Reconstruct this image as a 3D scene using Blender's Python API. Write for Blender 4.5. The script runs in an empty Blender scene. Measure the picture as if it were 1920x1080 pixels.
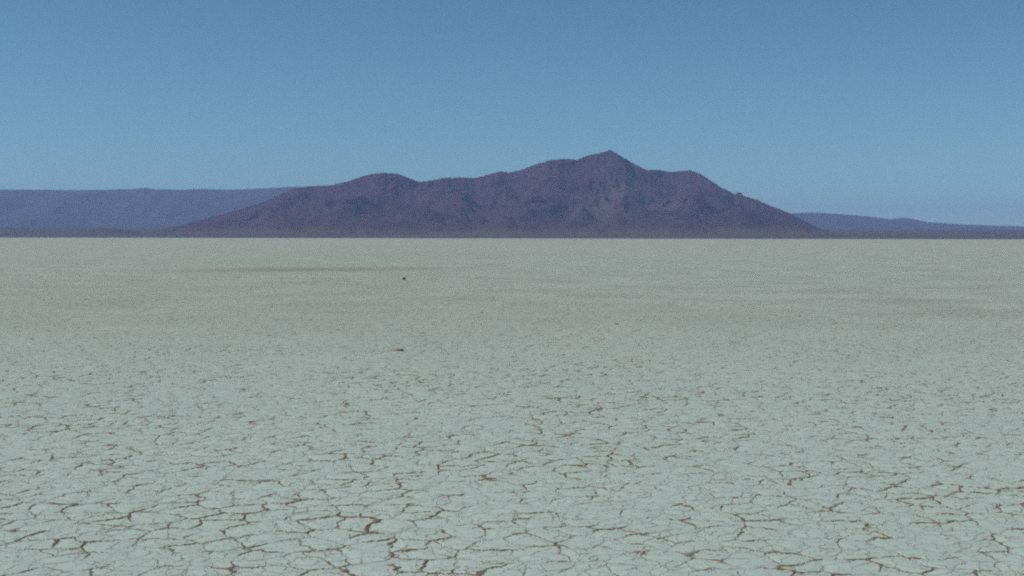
import bpy, math, random
import numpy as np
from mathutils import Vector

S = bpy.context.scene
COL = S.collection
R = math.radians

# ------------------------------------------------------------------ camera
FPX = 2400.0                 # focal length in pixels of the 1920 wide frame
CAM_H = 1.6
HORIZON = 446.3              # pixel row of the horizon in the 1080 high frame
cam_d = bpy.data.cameras.new('camera')
cam_d.sensor_width = 36.0
cam_d.lens = 36.0 * FPX / 1920.0
cam_d.clip_start = 0.1
cam_d.clip_end = 120000
cam = bpy.data.objects.new('camera', cam_d)
COL.objects.link(cam)
pitch = math.atan((540 - HORIZON) / FPX)
cam.location = (0, 0, CAM_H)
cam.rotation_mode = 'YXZ'
cam.rotation_euler = (R(90) - pitch, R(0.0), 0)
from mathutils import Matrix
ROLL = -0.10
cam.rotation_mode = 'XYZ'
cam.rotation_euler = (Matrix.Rotation(R(90) - pitch, 3, 'X') @ Matrix.Rotation(R(-ROLL), 3, 'Z')).to_euler()
S.camera = cam

# ------------------------------------------------------------------ sky, sun, exposure
SUN_EL, SUN_AZ = 48.0, -96.0      # azimuth from +Y (view direction), negative = left
w = bpy.data.worlds.new('World')
S.world = w
w.use_nodes = True
nt = w.node_tree
nt.nodes.clear()
out = nt.nodes.new('ShaderNodeOutputWorld')
bg = nt.nodes.new('ShaderNodeBackground')
sky = nt.nodes.new('ShaderNodeTexSky')
sky.sky_type = 'NISHITA'
sky.sun_disc = False
sky.sun_elevation = R(SUN_EL)
sky.sun_rotation = R(SUN_AZ)
sky.altitude = 1500
sky.air_density = 1.0
sky.dust_density = 0.0
sky.ozone_density = 2.0
bg.inputs['Strength'].default_value = 0.070
tint = nt.nodes.new('ShaderNodeMix'); tint.data_type = 'RGBA'; tint.blend_type = 'MULTIPLY'
tint.inputs[0].default_value = 1.0
tint.inputs[7].default_value = (.585, .94, 1.03, 1)      # the blue cast of the film
nt.links.new(sky.outputs[0], tint.inputs[6])
nt.links.new(tint.outputs[2], bg.inputs['Color'])
nt.links.new(bg.outputs[0], out.inputs[0])

sun_d = bpy.data.lights.new('sun', 'SUN')
sun_d.energy = 3.5
sun_d.angle = R(0.53)
sun_d.color = (1.0, 0.97, 0.92)
sun = bpy.data.objects.new('sun', sun_d)
COL.objects.link(sun)
sdir = Vector((math.sin(R(SUN_AZ)) * math.cos(R(SUN_EL)), math.cos(R(SUN_AZ)) * math.cos(R(SUN_EL)), math.sin(R(SUN_EL))))
sun.rotation_euler = (-sdir).to_track_quat('-Z', 'Y').to_euler()
sun.location = sdir * 200

vs = S.view_settings
S.display_settings.display_device = 'sRGB'
vs.view_transform = 'Standard'
vs.look = 'None'
vs.exposure = 0.0
vs.gamma = 1.0
vs.use_curve_mapping = False
S.cycles.pixel_filter_type = 'BLACKMAN_HARRIS'
S.cycles.filter_width = 2.3
S.cycles.max_bounces = 4
S.cycles.volume_bounces = 1
S.cycles.use_denoising = False          # keep the sampling grain: the photograph is a grainy film frame
S.cycles.use_adaptive_sampling = True
S.cycles.adaptive_threshold = 0.06
S.cycles.adaptive_min_samples = 20
S.cycles.sample_clamp_indirect = 1.5
S.cycles.sample_clamp_direct = 6.0

# ------------------------------------------------------------------ numpy noise
def _hash(ix, iy, seed):
    h = (ix.astype(np.int64) * 374761393 + iy.astype(np.int64) * 668265263 + seed * 1442695041) & 0xffffffff
    h = ((h ^ (h >> 13)) * 1274126177) & 0xffffffff
    return ((h ^ (h >> 16)) & 0xffffff) / float(0xffffff)

def gnoise(x, y, seed=0):
    ix, iy = np.floor(x), np.floor(y)
    fx, fy = x - ix, y - iy
    ux, uy = fx**3 * (fx * (fx * 6 - 15) + 10), fy**3 * (fy * (fy * 6 - 15) + 10)
    def g(ox, oy):
        a = _hash(ix + ox, iy + oy, seed) * 2 * math.pi
        return np.cos(a) * (fx - ox) + np.sin(a) * (fy - oy)
    a = g(0, 0) * (1 - ux) + g(1, 0) * ux
    b = g(0, 1) * (1 - ux) + g(1, 1) * ux
    return (a * (1 - uy) + b * uy) * 1.5

def fbm(x, y, seed=0, o=5, gain=.5):
    s, a = 0, 1.0
    for i in range(o):
        s = s + a * gnoise(x, y, seed + i * 17); x = x * 2.03 + 3.1; y = y * 2.03 + 7.7; a *= gain
    return s

def ridged(x, y, seed=0, o=5, gain=.5):
    s, a, w_ = 0, 1.0, 1.0
    for i in range(o):
        n = (1 - np.abs(gnoise(x, y, seed + i * 17)))**2
        s = s + a * n * w_; w_ = np.clip(n * 1.4, 0, 1)
        x = x * 2.07 + 1.3; y = y * 2.07 + 5.7; a *= gain
    return s

def smooth(a, b, x):
    t = np.clip((x - a) / (b - a), 0, 1)
    return t * t * (3 - 2 * t)

def pxx(px, D): return (px - 960.0) / FPX * D
def pxz(py, D): return CAM_H + (HORIZON - py) / FPX * D

# ------------------------------------------------------------------ mesh / node helpers
def grid_mesh(name, X, Y, Z, close_cols=False):
    r, c = X.shape
    co = np.empty((r * c, 3), np.float32)
    co[:, 0], co[:, 1], co[:, 2] = X.ravel(), Y.ravel(), Z.ravel()
    i = np.arange(r * c).reshape(r, c)
    if close_cols:
        i = np.concatenate([i, i[:, :1]], 1)
    q = np.stack([i[:-1, :-1], i[:-1, 1:], i[1:, 1:], i[1:, :-1]], -1).reshape(-1, 4)
    me = bpy.data.meshes.new(name)
    me.vertices.add(len(co)); me.vertices.foreach_set('co', co.ravel())
    me.loops.add(q.size); me.loops.foreach_set('vertex_index', q.ravel().astype(np.int32))
    me.polygons.add(len(q))
    me.polygons.foreach_set('loop_start', np.arange(0, q.size, 4, dtype=np.int32))
    me.polygons.foreach_set('loop_total', np.full(len(q), 4, np.int32))
    me.update(calc_edges=True)
    me.polygons.foreach_set('use_smooth', np.ones(len(q), bool))
    me.update()
    return me

def link(name, me, mat, **props):
    o = bpy.data.objects.new(name, me)
    COL.objects.link(o)
    if mat: me.materials.append(mat)
    for k, v in props.items(): o[k] = v
    return o

class N:
    """small wrapper for building node materials"""
    def __init__(s, name):
        s.m = bpy.data.materials.new(name); s.m.use_nodes = True
        s.t = s.m.node_tree; s.t.nodes.clear()
        s.out = s.t.nodes.new('ShaderNodeOutputMaterial')
    def n(s, typ, ins=None, **attrs):
        nd = s.t.nodes.new(typ)
        for k, v in attrs.items(): setattr(nd, k, v)
        for k, v in (ins or {}).items():
            if isinstance(v, bpy.types.NodeSocket): s.t.links.new(v, nd.inputs[k])
            else: nd.inputs[k].default_value = v
        return nd
    def math(s, op, a, b=None, c=None, clamp=False):
        ins = {0: a}
        if b is not None: ins[1] = b
        if c is not None: ins[2] = c
        return s.n('ShaderNodeMath', ins, operation=op, use_clamp=clamp).outputs[0]
    def noise(s, vec, scale, detail=4, rough=.55, dim='3D'):
        return s.n('ShaderNodeTexNoise', {'Vector': vec, 'Scale': scale, 'Detail': detail, 'Roughness': rough}, noise_dimensions=dim)
    def remap(s, v, a, b, c=0.0, d=1.0, smoothstep=True):
        return s.n('ShaderNodeMapRange', {0: v, 1: a, 2: b, 3: c, 4: d}, interpolation_type='SMOOTHSTEP' if smoothstep else 'LINEAR').outputs[0]
    def mix(s, f, a, b):
        nd = s.t.nodes.new('ShaderNodeMix'); nd.data_type = 'RGBA'
        for k, v in ((0, f), (6, a), (7, b)):
            if isinstance(v, bpy.types.NodeSocket): s.t.links.new(v, nd.inputs[k])
            else: nd.inputs[k].default_value = (*v, 1) if isinstance(v, tuple) and len(v) == 3 else v
        return nd.outputs[2]
    def surf(s, color, rough=.95, spec=.1, normal=None):
        b = s.n('ShaderNodeBsdfPrincipled', {'Roughness': rough, 'Specular IOR Level': spec})
        if isinstance(color, bpy.types.NodeSocket): s.t.links.new(color, b.inputs['Base Color'])
        else: b.inputs['Base Color'].default_value = (*color, 1)
        if normal is not None: s.t.links.new(normal, b.inputs['Normal'])
        s.t.links.new(b.outputs[0], s.out.inputs['Surface'])
        return b

# ------------------------------------------------------------------ ground: the cracked dry lake bed
def playa_material():
    k = N('cracked_clay')
    pos = k.n('ShaderNodeTexCoord').outputs['Object']
    V = lambda op, a, b: k.n('ShaderNodeVectorMath', {0: a, 1: b}, operation=op).outputs[0]
    def scaled(v, f):
        return k.n('ShaderNodeVectorMath', {0: v, 'Scale': f}, operation='SCALE').outputs[0]
    # wandering of the cracks
    w1 = scaled(V('SUBTRACT', k.noise(pos, 2.6, 2, .5, '2D').outputs['Color'], (.5, .5, .5)), .20)
    w2 = scaled(V('SUBTRACT', k.noise(pos, 14.0, 3, .6, '2D').outputs['Color'], (.5, .5, .5)), .060)
    p = V('ADD', V('ADD', pos, w1), w2)
    v1 = k.n('ShaderNodeTexVoronoi', {'Vector': p, 'Scale': 4.6, 'Randomness': 1.0}, feature='DISTANCE_TO_EDGE', voronoi_dimensions='2D').outputs['Distance']
    v2 = k.n('ShaderNodeTexVoronoi', {'Vector': V('ADD', p, (31.3, 17.7, 0)), 'Scale': 10.0, 'Randomness': 1.0}, feature='DISTANCE_TO_EDGE', voronoi_dimensions='2D').outputs['Distance']
    d1 = k.math('DIVIDE', v1, 4.6)      # metres from the main crack line
    d2 = k.math('DIVIDE', v2, 10.0)      # metres from a hairline crack
    # how wide each stretch of crack has opened
    a = k.noise(pos, 3.4, 2, .6, '2D').outputs[0]
    b = k.noise(V('ADD', pos, (9.1, 4.4, 0)), .55, 2, .5, '2D').outputs[0]
    opn = k.math('ADD', a, k.math('MULTIPLY', k.math('SUBTRACT', b, .5), .36))
    w_main = k.remap(opn, .42, .82, .0032, .0155, False)
    w_fine = k.remap(k.noise(V('ADD', pos, (3.7, 8.8, 0)), 5.0, 2, .6, '2D').outputs[0], .42, .75, .0, .009, False)
    def crack(d, w_):
        return k.math('SUBTRACT', 1.0, k.n('ShaderNodeMapRange', {0: d, 1: k.math('MULTIPLY', w_, .35), 2: k.math('ADD', w_, .0015), 3: 0.0, 4: 1.0}, interpolation_type='SMOOTHSTEP').outputs[0])
    m_main = crack(d1, w_main)
    on = k.remap(opn, .34, .66, .28, 1.0)
    m_main = k.math('MULTIPLY', m_main, on)
    m_fine = k.math('MULTIPLY', crack(d2, w_fine), .42)
    m = k.math('MAXIMUM', m_main, m_fine)
    # colour of the clay skin
    n_big = k.noise(pos, .02, 4, .55, '2D').outputs[0]
    n_mid = k.noise(pos, .35, 5, .6, '2D').outputs[0]
    n_sml = k.noise(pos, 7.0, 5, .65, '2D').outputs[0]
    clay = k.mix(k.remap(n_mid, .3, .7), (.332, .367, .312), (.408, .452, .385))
    clay = k.mix(k.math('MULTIPLY', k.remap(n_big, .40, .62), .35), clay, (.350, .368, .300))
    clay = k.mix(k.math('MULTIPLY', k.remap(n_sml, .52, .72), .45), clay, (.300, .300, .255))
    clay = k.mix(k.math('MULTIPLY', k.remap(n_sml, .46, .28), .5), clay, (.43, .51, .46))
    # flecks of bare brown soil, and a clay skin that grows paler towards the camera
    fl = k.math('MULTIPLY', k.remap(k.noise(V('ADD', pos, (4.4, 1.2, 0)), 4.2, 4, .7, '2D').outputs[0], .55, .72), .42)
    clay = k.mix(fl, clay, (.255, .235, .195))
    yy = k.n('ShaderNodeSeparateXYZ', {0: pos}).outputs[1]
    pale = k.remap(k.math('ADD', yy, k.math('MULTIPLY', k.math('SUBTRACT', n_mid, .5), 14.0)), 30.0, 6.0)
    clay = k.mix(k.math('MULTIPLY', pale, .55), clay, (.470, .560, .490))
    # long brown damp band far out on the left
    xyz = k.n('ShaderNodeSeparateXYZ', {0: pos})
    x, y = xyz.outputs[0], xyz.outputs[1]
    wob = k.math('MULTIPLY', k.math('SUBTRACT', k.noise(pos, .25, 3, .5, '2D').outputs[0], .5), 4.0)
    yc = k.math('ADD', k.math('ADD', k.math('MULTIPLY', x, .43), 68.9), wob)
    dy = k.math('ABSOLUTE', k.math('SUBTRACT', y, yc))
    band = k.remap(dy, 1.5, 6.5, 1.0, 0.0)
    band = k.math('MULTIPLY', band, k.math('MULTIPLY', k.remap(x, -18.5, -11.5), k.remap(x, 0.5, -11.0)))
    clay = k.mix(k.math('MULTIPLY', band, .65), clay, (.245, .235, .200))
    # bare brown soil showing in the open cracks
    soil = k.mix(k.noise(pos, 30, 3, .6, '2D').outputs[0], (.105, .042, .012), (.180, .078, .026))
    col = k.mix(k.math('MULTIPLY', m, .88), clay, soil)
    # relief: curled plates, grooves, grain
    relief = k.math('MULTIPLY', m, -.009)
    relief = k.math('ADD', relief, k.math('MULTIPLY', k.remap(d1, .0, .10), -.004))
    relief = k.math('ADD', relief, k.math('MULTIPLY', k.math('SUBTRACT', n_sml, .5), .007))
    relief = k.math('ADD', relief, k.math('MULTIPLY', k.math('SUBTRACT', k.noise(pos, 60, 3, .6, '2D').outputs[0], .5), .0022))
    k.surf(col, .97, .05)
    dsp = k.n('ShaderNodeDisplacement', {'Height': relief, 'Midlevel': 0.0, 'Scale': 1.0})
    k.t.links.new(dsp.outputs[0], k.out.inputs['Displacement'])
    k.m.displacement_method = 'BOTH'
    return k.m

def spaced(pieces):
    a = []
    for lo, hi, st in pieces:
        a.append(np.arange(lo, hi, st))
    a.append([pieces[-1][1]])
    return np.concatenate(a)
lr = spaced([(math.log(.25), math.log(4.8), .05), (math.log(4.8), math.log(16), .0017),
             (math.log(16), math.log(45), .004), (math.log(45), math.log(26000), .06)])
th = np.radians(spaced([(-180, -60, 3.0), (-60, -24, .25), (-24, 24, .07), (24, 60, .25), (60, 179.9, 3.0)])[:-1])
rr = np.exp(lr)
X = rr[:, None] * np.sin(th)[None, :]
Y = rr[:, None] * np.cos(th)[None, :]
gm = grid_mesh('ground', X, Y, np.zeros_like(X), True)
gm.flip_normals()
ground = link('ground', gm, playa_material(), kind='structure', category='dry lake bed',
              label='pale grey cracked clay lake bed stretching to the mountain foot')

# ------------------------------------------------------------------ terrain materials
def rock_material(name, dark, mid, light, size, patch=None, scrub=None):
    k = N(name)
    pos = k.n('ShaderNodeTexCoord').outputs['Object']
    a = k.noise(pos, 1 / size, 6, .6).outputs[0]
    b = k.noise(pos, 6 / size, 6, .65).outputs[0]
    c = k.noise(pos, 40 / size, 4, .7).outputs[0]
    col = k.mix(k.remap(a, .36, .64), dark, mid)
    col = k.mix(k.math('MULTIPLY', k.remap(b, .5, .68), .6), col, light)
    col = k.mix(k.math('MULTIPLY', k.remap(c, .52, .66), .5), col, dark)
    if patch:
        for (cx, cy, rad, amt, pc) in patch:
            d = k.n('ShaderNodeVectorMath', {0: pos, 1: (cx, cy, 0)}, operation='SUBTRACT').outputs[0]
            d = k.n('ShaderNodeVectorMath', {0: d, 1: (1, .45, .0)}, operation='MULTIPLY').outputs[0]
            ln = k.n('ShaderNodeVectorMath', {0: d}, operation='LENGTH').outputs['Value']
            f = k.remap(k.math('ADD', ln, k.math('MULTIPLY', k.math('SUBTRACT', b, .5), rad * 1.8)), rad * 1.1, rad * .35)
            col = k.mix(k.math('MULTIPLY', f, amt), col, pc)
    if scrub:
        z = k.n('ShaderNodeSeparateXYZ', {0: pos}).outputs[2]
        zz = k.math('ADD', z, k.math('MULTIPLY', k.math('SUBTRACT', a, .5), scrub[0] * 1.6))
        f = k.remap(zz, scrub[0], scrub[0] * .25)
        col = k.mix(k.math('MULTIPLY', f, scrub[2]), col, scrub[1])
    bump = k.n('ShaderNodeBump', {'Height': k.math('ADD', b, k.math('MULTIPLY', c, .35)), 'Strength': .2, 'Distance': size * .12})
    k.surf(col, .95, .08, bump.outputs[0])
    return k.m

def fit_silhouette(X, Y, Z, prof, wide, tight, lo, hi):
    """raise or lower the crest so that the terrain, seen from the lake bed, tops out along the surveyed skyline"""
    pxs = np.array([p[0] for p in prof], float); pys = np.array([p[1] for p in prof], float)
    for it in range(6):
        u = (X / Y) * FPX + 960
        v = (Z - CAM_H) / Y * FPX
        nb = int((hi - lo) / 5)
        idx = np.clip(((u - lo) / (hi - lo) * nb).astype(int), 0, nb - 1)
        mx = np.full(nb, 1e-3); np.maximum.at(mx, idx.ravel(), v.ravel())
        cen = lo + (np.arange(nb) + .5) * (hi - lo) / nb
        tgt = HORIZON - np.interp(cen, pxs, pys)
        ratio = np.clip(np.maximum(tgt, .5) / np.maximum(mx, .5), .3, 3)
        if it < 3:
            kr = np.hanning(17); kr /= kr.sum()
            ratio = np.convolve(np.pad(ratio, 8, mode='edge'), kr, 'valid')
        f = np.interp(u, cen, ratio)
        Z = Z * (1 + (f - 1) * (wide if it < 3 else tight))
    return Z

# ------------------------------------------------------------------ the mountain
PROF_M = [(150, 444), (230, 440), (290, 433), (340, 423), (380, 412), (420, 401), (460, 390), (500, 377), (530, 363), (550, 354), (580, 350),
          (620, 348), (650, 341), (680, 331), (700, 326), (720, 324.5), (745, 326), (765, 333), (785, 340.5), (800, 339.5), (830, 334), (860, 332.5), (890, 334), (915, 327),
          (938, 321.5), (955, 323.5), (975, 318.5), (1000, 309.5), (1030, 300), (1045, 299), (1055, 298), (1080, 299), (1100, 292), (1120, 287), (1134, 284), (1142, 281), (1150, 284.5),
          (1160, 290), (1180, 301), (1200, 313), (1212, 318), (1235, 318.5), (1255, 322), (1275, 320.5), (1292, 318), (1310, 324), (1330, 336), (1350, 349), (1370, 359),
          (1376, 363.5), (1381, 360), (1388, 360), (1394, 366), (1420, 374), (1445, 385), (1475, 396), (1500, 408), (1525, 421), (1550, 433), (1590, 440), (1640, 444)]
D_M = 8000.0
gx = np.linspace(-3150, 2650, 1000)
gy = np.concatenate([np.linspace(5950, 8600, 420), np.linspace(8620, 11500, 90)])
X, Y = np.meshgrid(gx, gy)
px = X / D_M * FPX + 960
crest = np.interp(px, [p[0] for p in PROF_M], [p[1] for p in PROF_M], left=446, right=446)
P = np.maximum(pxz(crest, D_M), 0)
ker = np.hanning(41); ker /= ker.sum()
P = np.stack([np.convolve(np.pad(r_, 20, mode='edge'), ker, 'valid') for r_ in P[:1]])[0][None, :].repeat(len(gy), 0)
yr = 8000 + 260 * fbm(X / 900, X * 0 + 3.3, 5, 3)
front = np.clip((yr - Y) / 1750, 0, 1); back = np.clip((Y - yr) / 2600, 0, 1)
t = np.where(Y < yr, front, back)
Sx = (1 - t)**1.55 * .82 + np.clip(1 - t, 0, 1)**3.5 * .18
wx = X + 140 * fbm(X / 500, Y / 500, 31, 3); wy = Y + 140 * fbm(X / 500, Y / 500, 61, 3)
rg = ridged(wx / 520, wy / 640, 101, 6, .50)
rg2 = ridged(wx / 210, wy / 330, 211, 5, .55)
Zm = P * Sx
Zm = Zm * (.84 + .135 * rg) + P * Sx * (1 - Sx) * .33 * (rg2 - .9)
# lower hills standing in front of the crest
for (hpx, hpy, D, wxm, wym) in [(545, 395, 6900, 210, 330), (640, 381, 7000, 230, 380), (765, 382, 6850, 200, 300), (870, 365, 7200, 170, 330), (985, 372, 7000, 200, 400), (1085, 392, 6750, 210, 300),
                                (1180, 372, 7050, 160, 330), (1290, 350, 7250, 190, 360), (1400, 397, 6900, 190, 320), (1240, 408, 6600, 200, 240), (930, 410, 6600, 190, 240), (700, 412, 6550, 210, 240), (1470, 420, 6800, 180, 260)]:
    cx = pxx(hpx, D); hz = pxz(hpy, D)
    d = np.sqrt(((wx - cx) / wxm)**2 + ((wy - D) / wym)**2)
    hill = hz * np.exp(-d**1.6 * .9) * (.80 + .20 * rg2)
    Zm = np.maximum(Zm, hill) + .25 * np.minimum(Zm, hill) * np.exp(-np.abs(Zm - hill) / 40)
Zm = Zm + (Zm / (Zm + 60)) * 3 * fbm(X / 70, Y / 70, 401, 4)
toe = smooth(5950, 6350, Y + 120 * fbm(X / 400, Y / 400, 77, 3))
Zm = Zm * toe
Zm = fit_silhouette(X, Y, Zm, PROF_M, smooth(.12, .5, Sx), smooth(.45, .85, Sx), 100, 1700)
Zm = Zm - 3 + 3 * toe
edge = smooth(-3150, -2700, X) * smooth(2650, 2300, X)
Zm = Zm * edge - 4 * (1 - edge)
mat_m = rock_material('volcanic_rock', (.044, .019, .030), (.060, .030, .043), (.084, .054, .062), 700,
                      patch=[(pxx(1185, 7300), 7300, 260, .34, (.150, .125, .115)), (pxx(1110, 6900), 6900, 150, .34, (.13, .105, .095))],
                      scrub=(75, (.105, .074, .048), .8))
mountain = link('mountain', grid_mesh('mountain', X, Y, Zm), mat_m, kind='structure', category='mountain',
                label='dark purple brown rocky mountain with a pointed summit beyond the lake bed')

# ------------------------------------------------------------------ bajada: low brown scrub apron along the far shore
gx = np.linspace(-11000, 11000, 800)
gy = np.concatenate([np.linspace(5700, 8000, 70), np.linspace(8050, 24000, 130)])
X, Y = np.meshgrid(gx, gy)
shore = 5800 + 160 * fbm(X / 1500, X * 0 + .7, 900, 4)
s = np.clip((Y - shore) / 3000, 0, 1)
Zb = -1.5 + 2.2 * smooth(0, .05, s) + 56 * s**.9 * (1 + .25 * fbm(X / 900, Y / 900, 910, 5)) + np.clip(Y - 9000, 0, None) * .004
for (hpx, hpy, D, a_, b_) in [(195, 429, 7400, 260, 400), (120, 437, 7000, 300, 400), (20, 436, 7200, 240, 300), (290, 436, 7000, 300, 300), (1580, 438, 7600, 300, 500), (1700, 436.5, 8000, 400, 500)]:
    cx = pxx(hpx, D); hz = pxz(hpy, D)
    q = np.exp(-((X - cx) / a_)**2 - ((Y - D) / b_)**2)
    Zb = np.maximum(Zb, hz * q * (1 + .15 * fbm(X / 150, Y / 150, 930, 4)))
mat_b = rock_material('scrub_soil', (.066, .050, .038), (.094, .074, .056), (.118, .096, .072), 900)
link('bajada_terrain', grid_mesh('bajada_terrain', X, Y, Zb), mat_b, kind='structure', category='scrub plain',
     label='low brown scrub plain along the far edge of the lake bed')

# ------------------------------------------------------------------ distant ranges
def distant_range(name, prof, D, depth, xlo, xhi, mat, label, seed):
    gx = np.linspace(xlo, xhi, 520); gy = np.concatenate([np.linspace(D - depth, D + 400, 130), np.linspace(D + 500, D + depth, 30)])
    X, Y = np.meshgrid(gx, gy)
    px = X / D * FPX + 960
    P = np.maximum(pxz(np.interp(px, [p[0] for p in prof], [p[1] for p in prof]), D), 0)
    yr = D + 200 * fbm(X / 1500, X * 0, seed, 3)
    t = np.where(Y < yr, np.clip((yr - Y) / (depth * .9), 0, 1), np.clip((Y - yr) / (depth * 1.2), 0, 1))
    Sx = (1 - t)**1.3
    wx = X + 200 * fbm(X / 800, Y / 800, seed + 3, 3)
    rg = ridged(wx / 900, Y / 2200, seed + 9, 6, .5)
    Z = P * Sx * (.95 + .05 * rg) + P * Sx * (1 - Sx) * .42 * (rg - .8)
    Z = fit_silhouette(X, Y, Z, prof, smooth(.2, .6, Sx), smooth(.5, .9, Sx), prof[0][0], prof[-1][0])
    Z = Z - 5 * (1 - smooth(0, .1, Sx))
    return link(name, grid_mesh(name, X, Y, Z), mat, kind='structure', category='hills', label=label)
mat_l = rock_material('far_rock', (.038, .038, .038), (.050, .050, .050), (.064, .062, .060), 1500)
distant_range('distant_plateau', [(-700, 362), (-300, 355), (-100, 357), (0, 357), (150, 358), (210, 357), (245, 356), (262, 354.5), (275, 353.5), (290, 356), (340, 357), (365, 356), (385, 355), (400, 356), (440, 356.5), (500, 354), (540, 351.5), (600, 351), (680, 357), (760, 370), (860, 400), (950, 440)],
              17000, 4600, pxx(-700, 17000), pxx(950, 17000), mat_l, 'long flat topped blue plateau behind the left end of the mountain', 1200)
distant_range('distant_ridge', [(1250, 440), (1350, 415), (1430, 402), (1480, 399), (1520, 397.5), (1560, 399.5), (1600, 402), (1640, 406), (1670, 410), (1690, 406.5), (1710, 409), (1740, 415), (1800, 419), (1860, 421.5), (1920, 423), (2050, 425), (2200, 424), (2500, 428), (2800, 440)],
              16500, 3600, pxx(1250, 16500), pxx(2800, 16500), mat_l, 'low sloping blue ridge behind the right end of the mountain', 1500)

# ------------------------------------------------------------------ loose stones on the lake bed
def stone_mesh(name, size, seed, lump=.35, sub=4):
    import bmesh
    bm = bmesh.new()
    bmesh.ops.create_icosphere(bm, subdivisions=sub, radius=1.0)
    rnd = random.Random(seed)
    dirs = [(Vector((rnd.gauss(0, 1), rnd.gauss(0, 1), rnd.gauss(0, .8))).normalized(), rnd.uniform(.62, .92)) for _ in range(16)]
    from mathutils import noise
    for v in bm.verts:
        d = v.co.normalized(); r_ = 1.0
        for n_, h in dirs:                       # broken flat faces
            c = d.dot(n_)
            if c > 1e-3: r_ = min(r_, h / c)
        r_ *= 1 + lump * .5 * noise.fractal(d * 1.7 + Vector((seed, 0, 0)), 1.0, 2.0, 4) + .05 * noise.noise(d * 9)
        v.co = Vector((d.x * r_ * size[0], d.y * r_ * size[1], d.z * r_ * size[2]))
    zmin = -.45 * size[2]
    for v in bm.verts: v.co.z = max(v.co.z, zmin)   # broken off flat where it is bedded
    me = bpy.data.meshes.new(name); bm.to_mesh(me); bm.free()
    return me

def stone_mat(name, a, b):
    k = N(name)
    pos = k.n('ShaderNodeTexCoord').outputs['Object']
    n1 = k.noise(pos, 18, 5, .65).outputs[0]
    col = k.mix(k.remap(n1, .35, .65), a, b)
    bump = k.n('ShaderNodeBump', {'Height': k.noise(pos, 60, 4, .6).outputs[0], 'Strength': .5, 'Distance': .006})
    k.surf(col, .9, .15, bump.outputs[0])
    return k.m

def ground_at(px, py):
    y = CAM_H * FPX / (py - HORIZON)
    return pxx(px, y), y
def put_stone(name, px, py, size, seed, mat, label, cat, group=None, lump=.35):
    x, y = ground_at(px, py)
    o = link(name, stone_mesh(name, size, seed, lump), mat, label=label, category=cat)
    o.location = (x, y, size[2] * .40)
    o.rotation_euler = (0, 0, random.Random(seed).uniform(0, 6))
    if group: o['group'] = group
    return o
dark = stone_mat('dark_basalt', (.075, .024, .016), (.120, .048, .034))
brown = stone_mat('brown_clod', (.30, .225, .16), (.40, .32, .24))
put_stone('rock', 757.5, 525, (.072, .07, .075), 3, dark, 'small dark reddish stone alone on the lake bed below the brown streak', 'stone')
put_stone('mud_clod', 747, 659, (.062, .07, .030), 8, brown, 'flat brown lumpy clod on the open clay well below the dark reddish stone', 'clod', lump=.7)
put_stone('pebble', 1157, 608, (.05, .05, .019), 14, brown, 'small brown pebble on the clay below the summit of the mountain', 'pebble', 'brown pebbles far out on the lake bed')
put_stone('pebble', 1566, 605, (.045, .05, .017), 21, brown, 'small brown pebble on the clay below the right foot of the mountain', 'pebble', 'brown pebbles far out on the lake bed')

# ------------------------------------------------------------------ haze: the air over the valley
hm = bpy.data.materials.new('haze')
hm.use_nodes = True
ht = hm.node_tree; ht.nodes.clear()
ho = ht.nodes.new('ShaderNodeOutputMaterial')
pv = ht.nodes.new('ShaderNodeVolumePrincipled')
pv.inputs['Color'].default_value = (.43, .585, 1.0, 1)
pv.inputs['Density'].default_value = 4.5e-5
pv.inputs['Anisotropy'].default_value = 0.0
ht.links.new(pv.outputs[0], ho.inputs['Volume'])
hb = 27000.0; zt = 690.0
v = [(x, y, z) for z in (-1.0 - 5.5, zt) for x, y in ((-hb, -hb), (hb, -hb), (hb, hb), (-hb, hb))]
me = bpy.data.meshes.new('haze')
me.from_pydata(v, [], [(3, 2, 1, 0), (4, 5, 6, 7), (0, 1, 5, 4), (1, 2, 6, 5), (2, 3, 7, 6), (3, 0, 4, 7)])
haze = link('haze', me, hm, kind='stuff', category='haze', label='thin blue haze in the air over the whole valley')
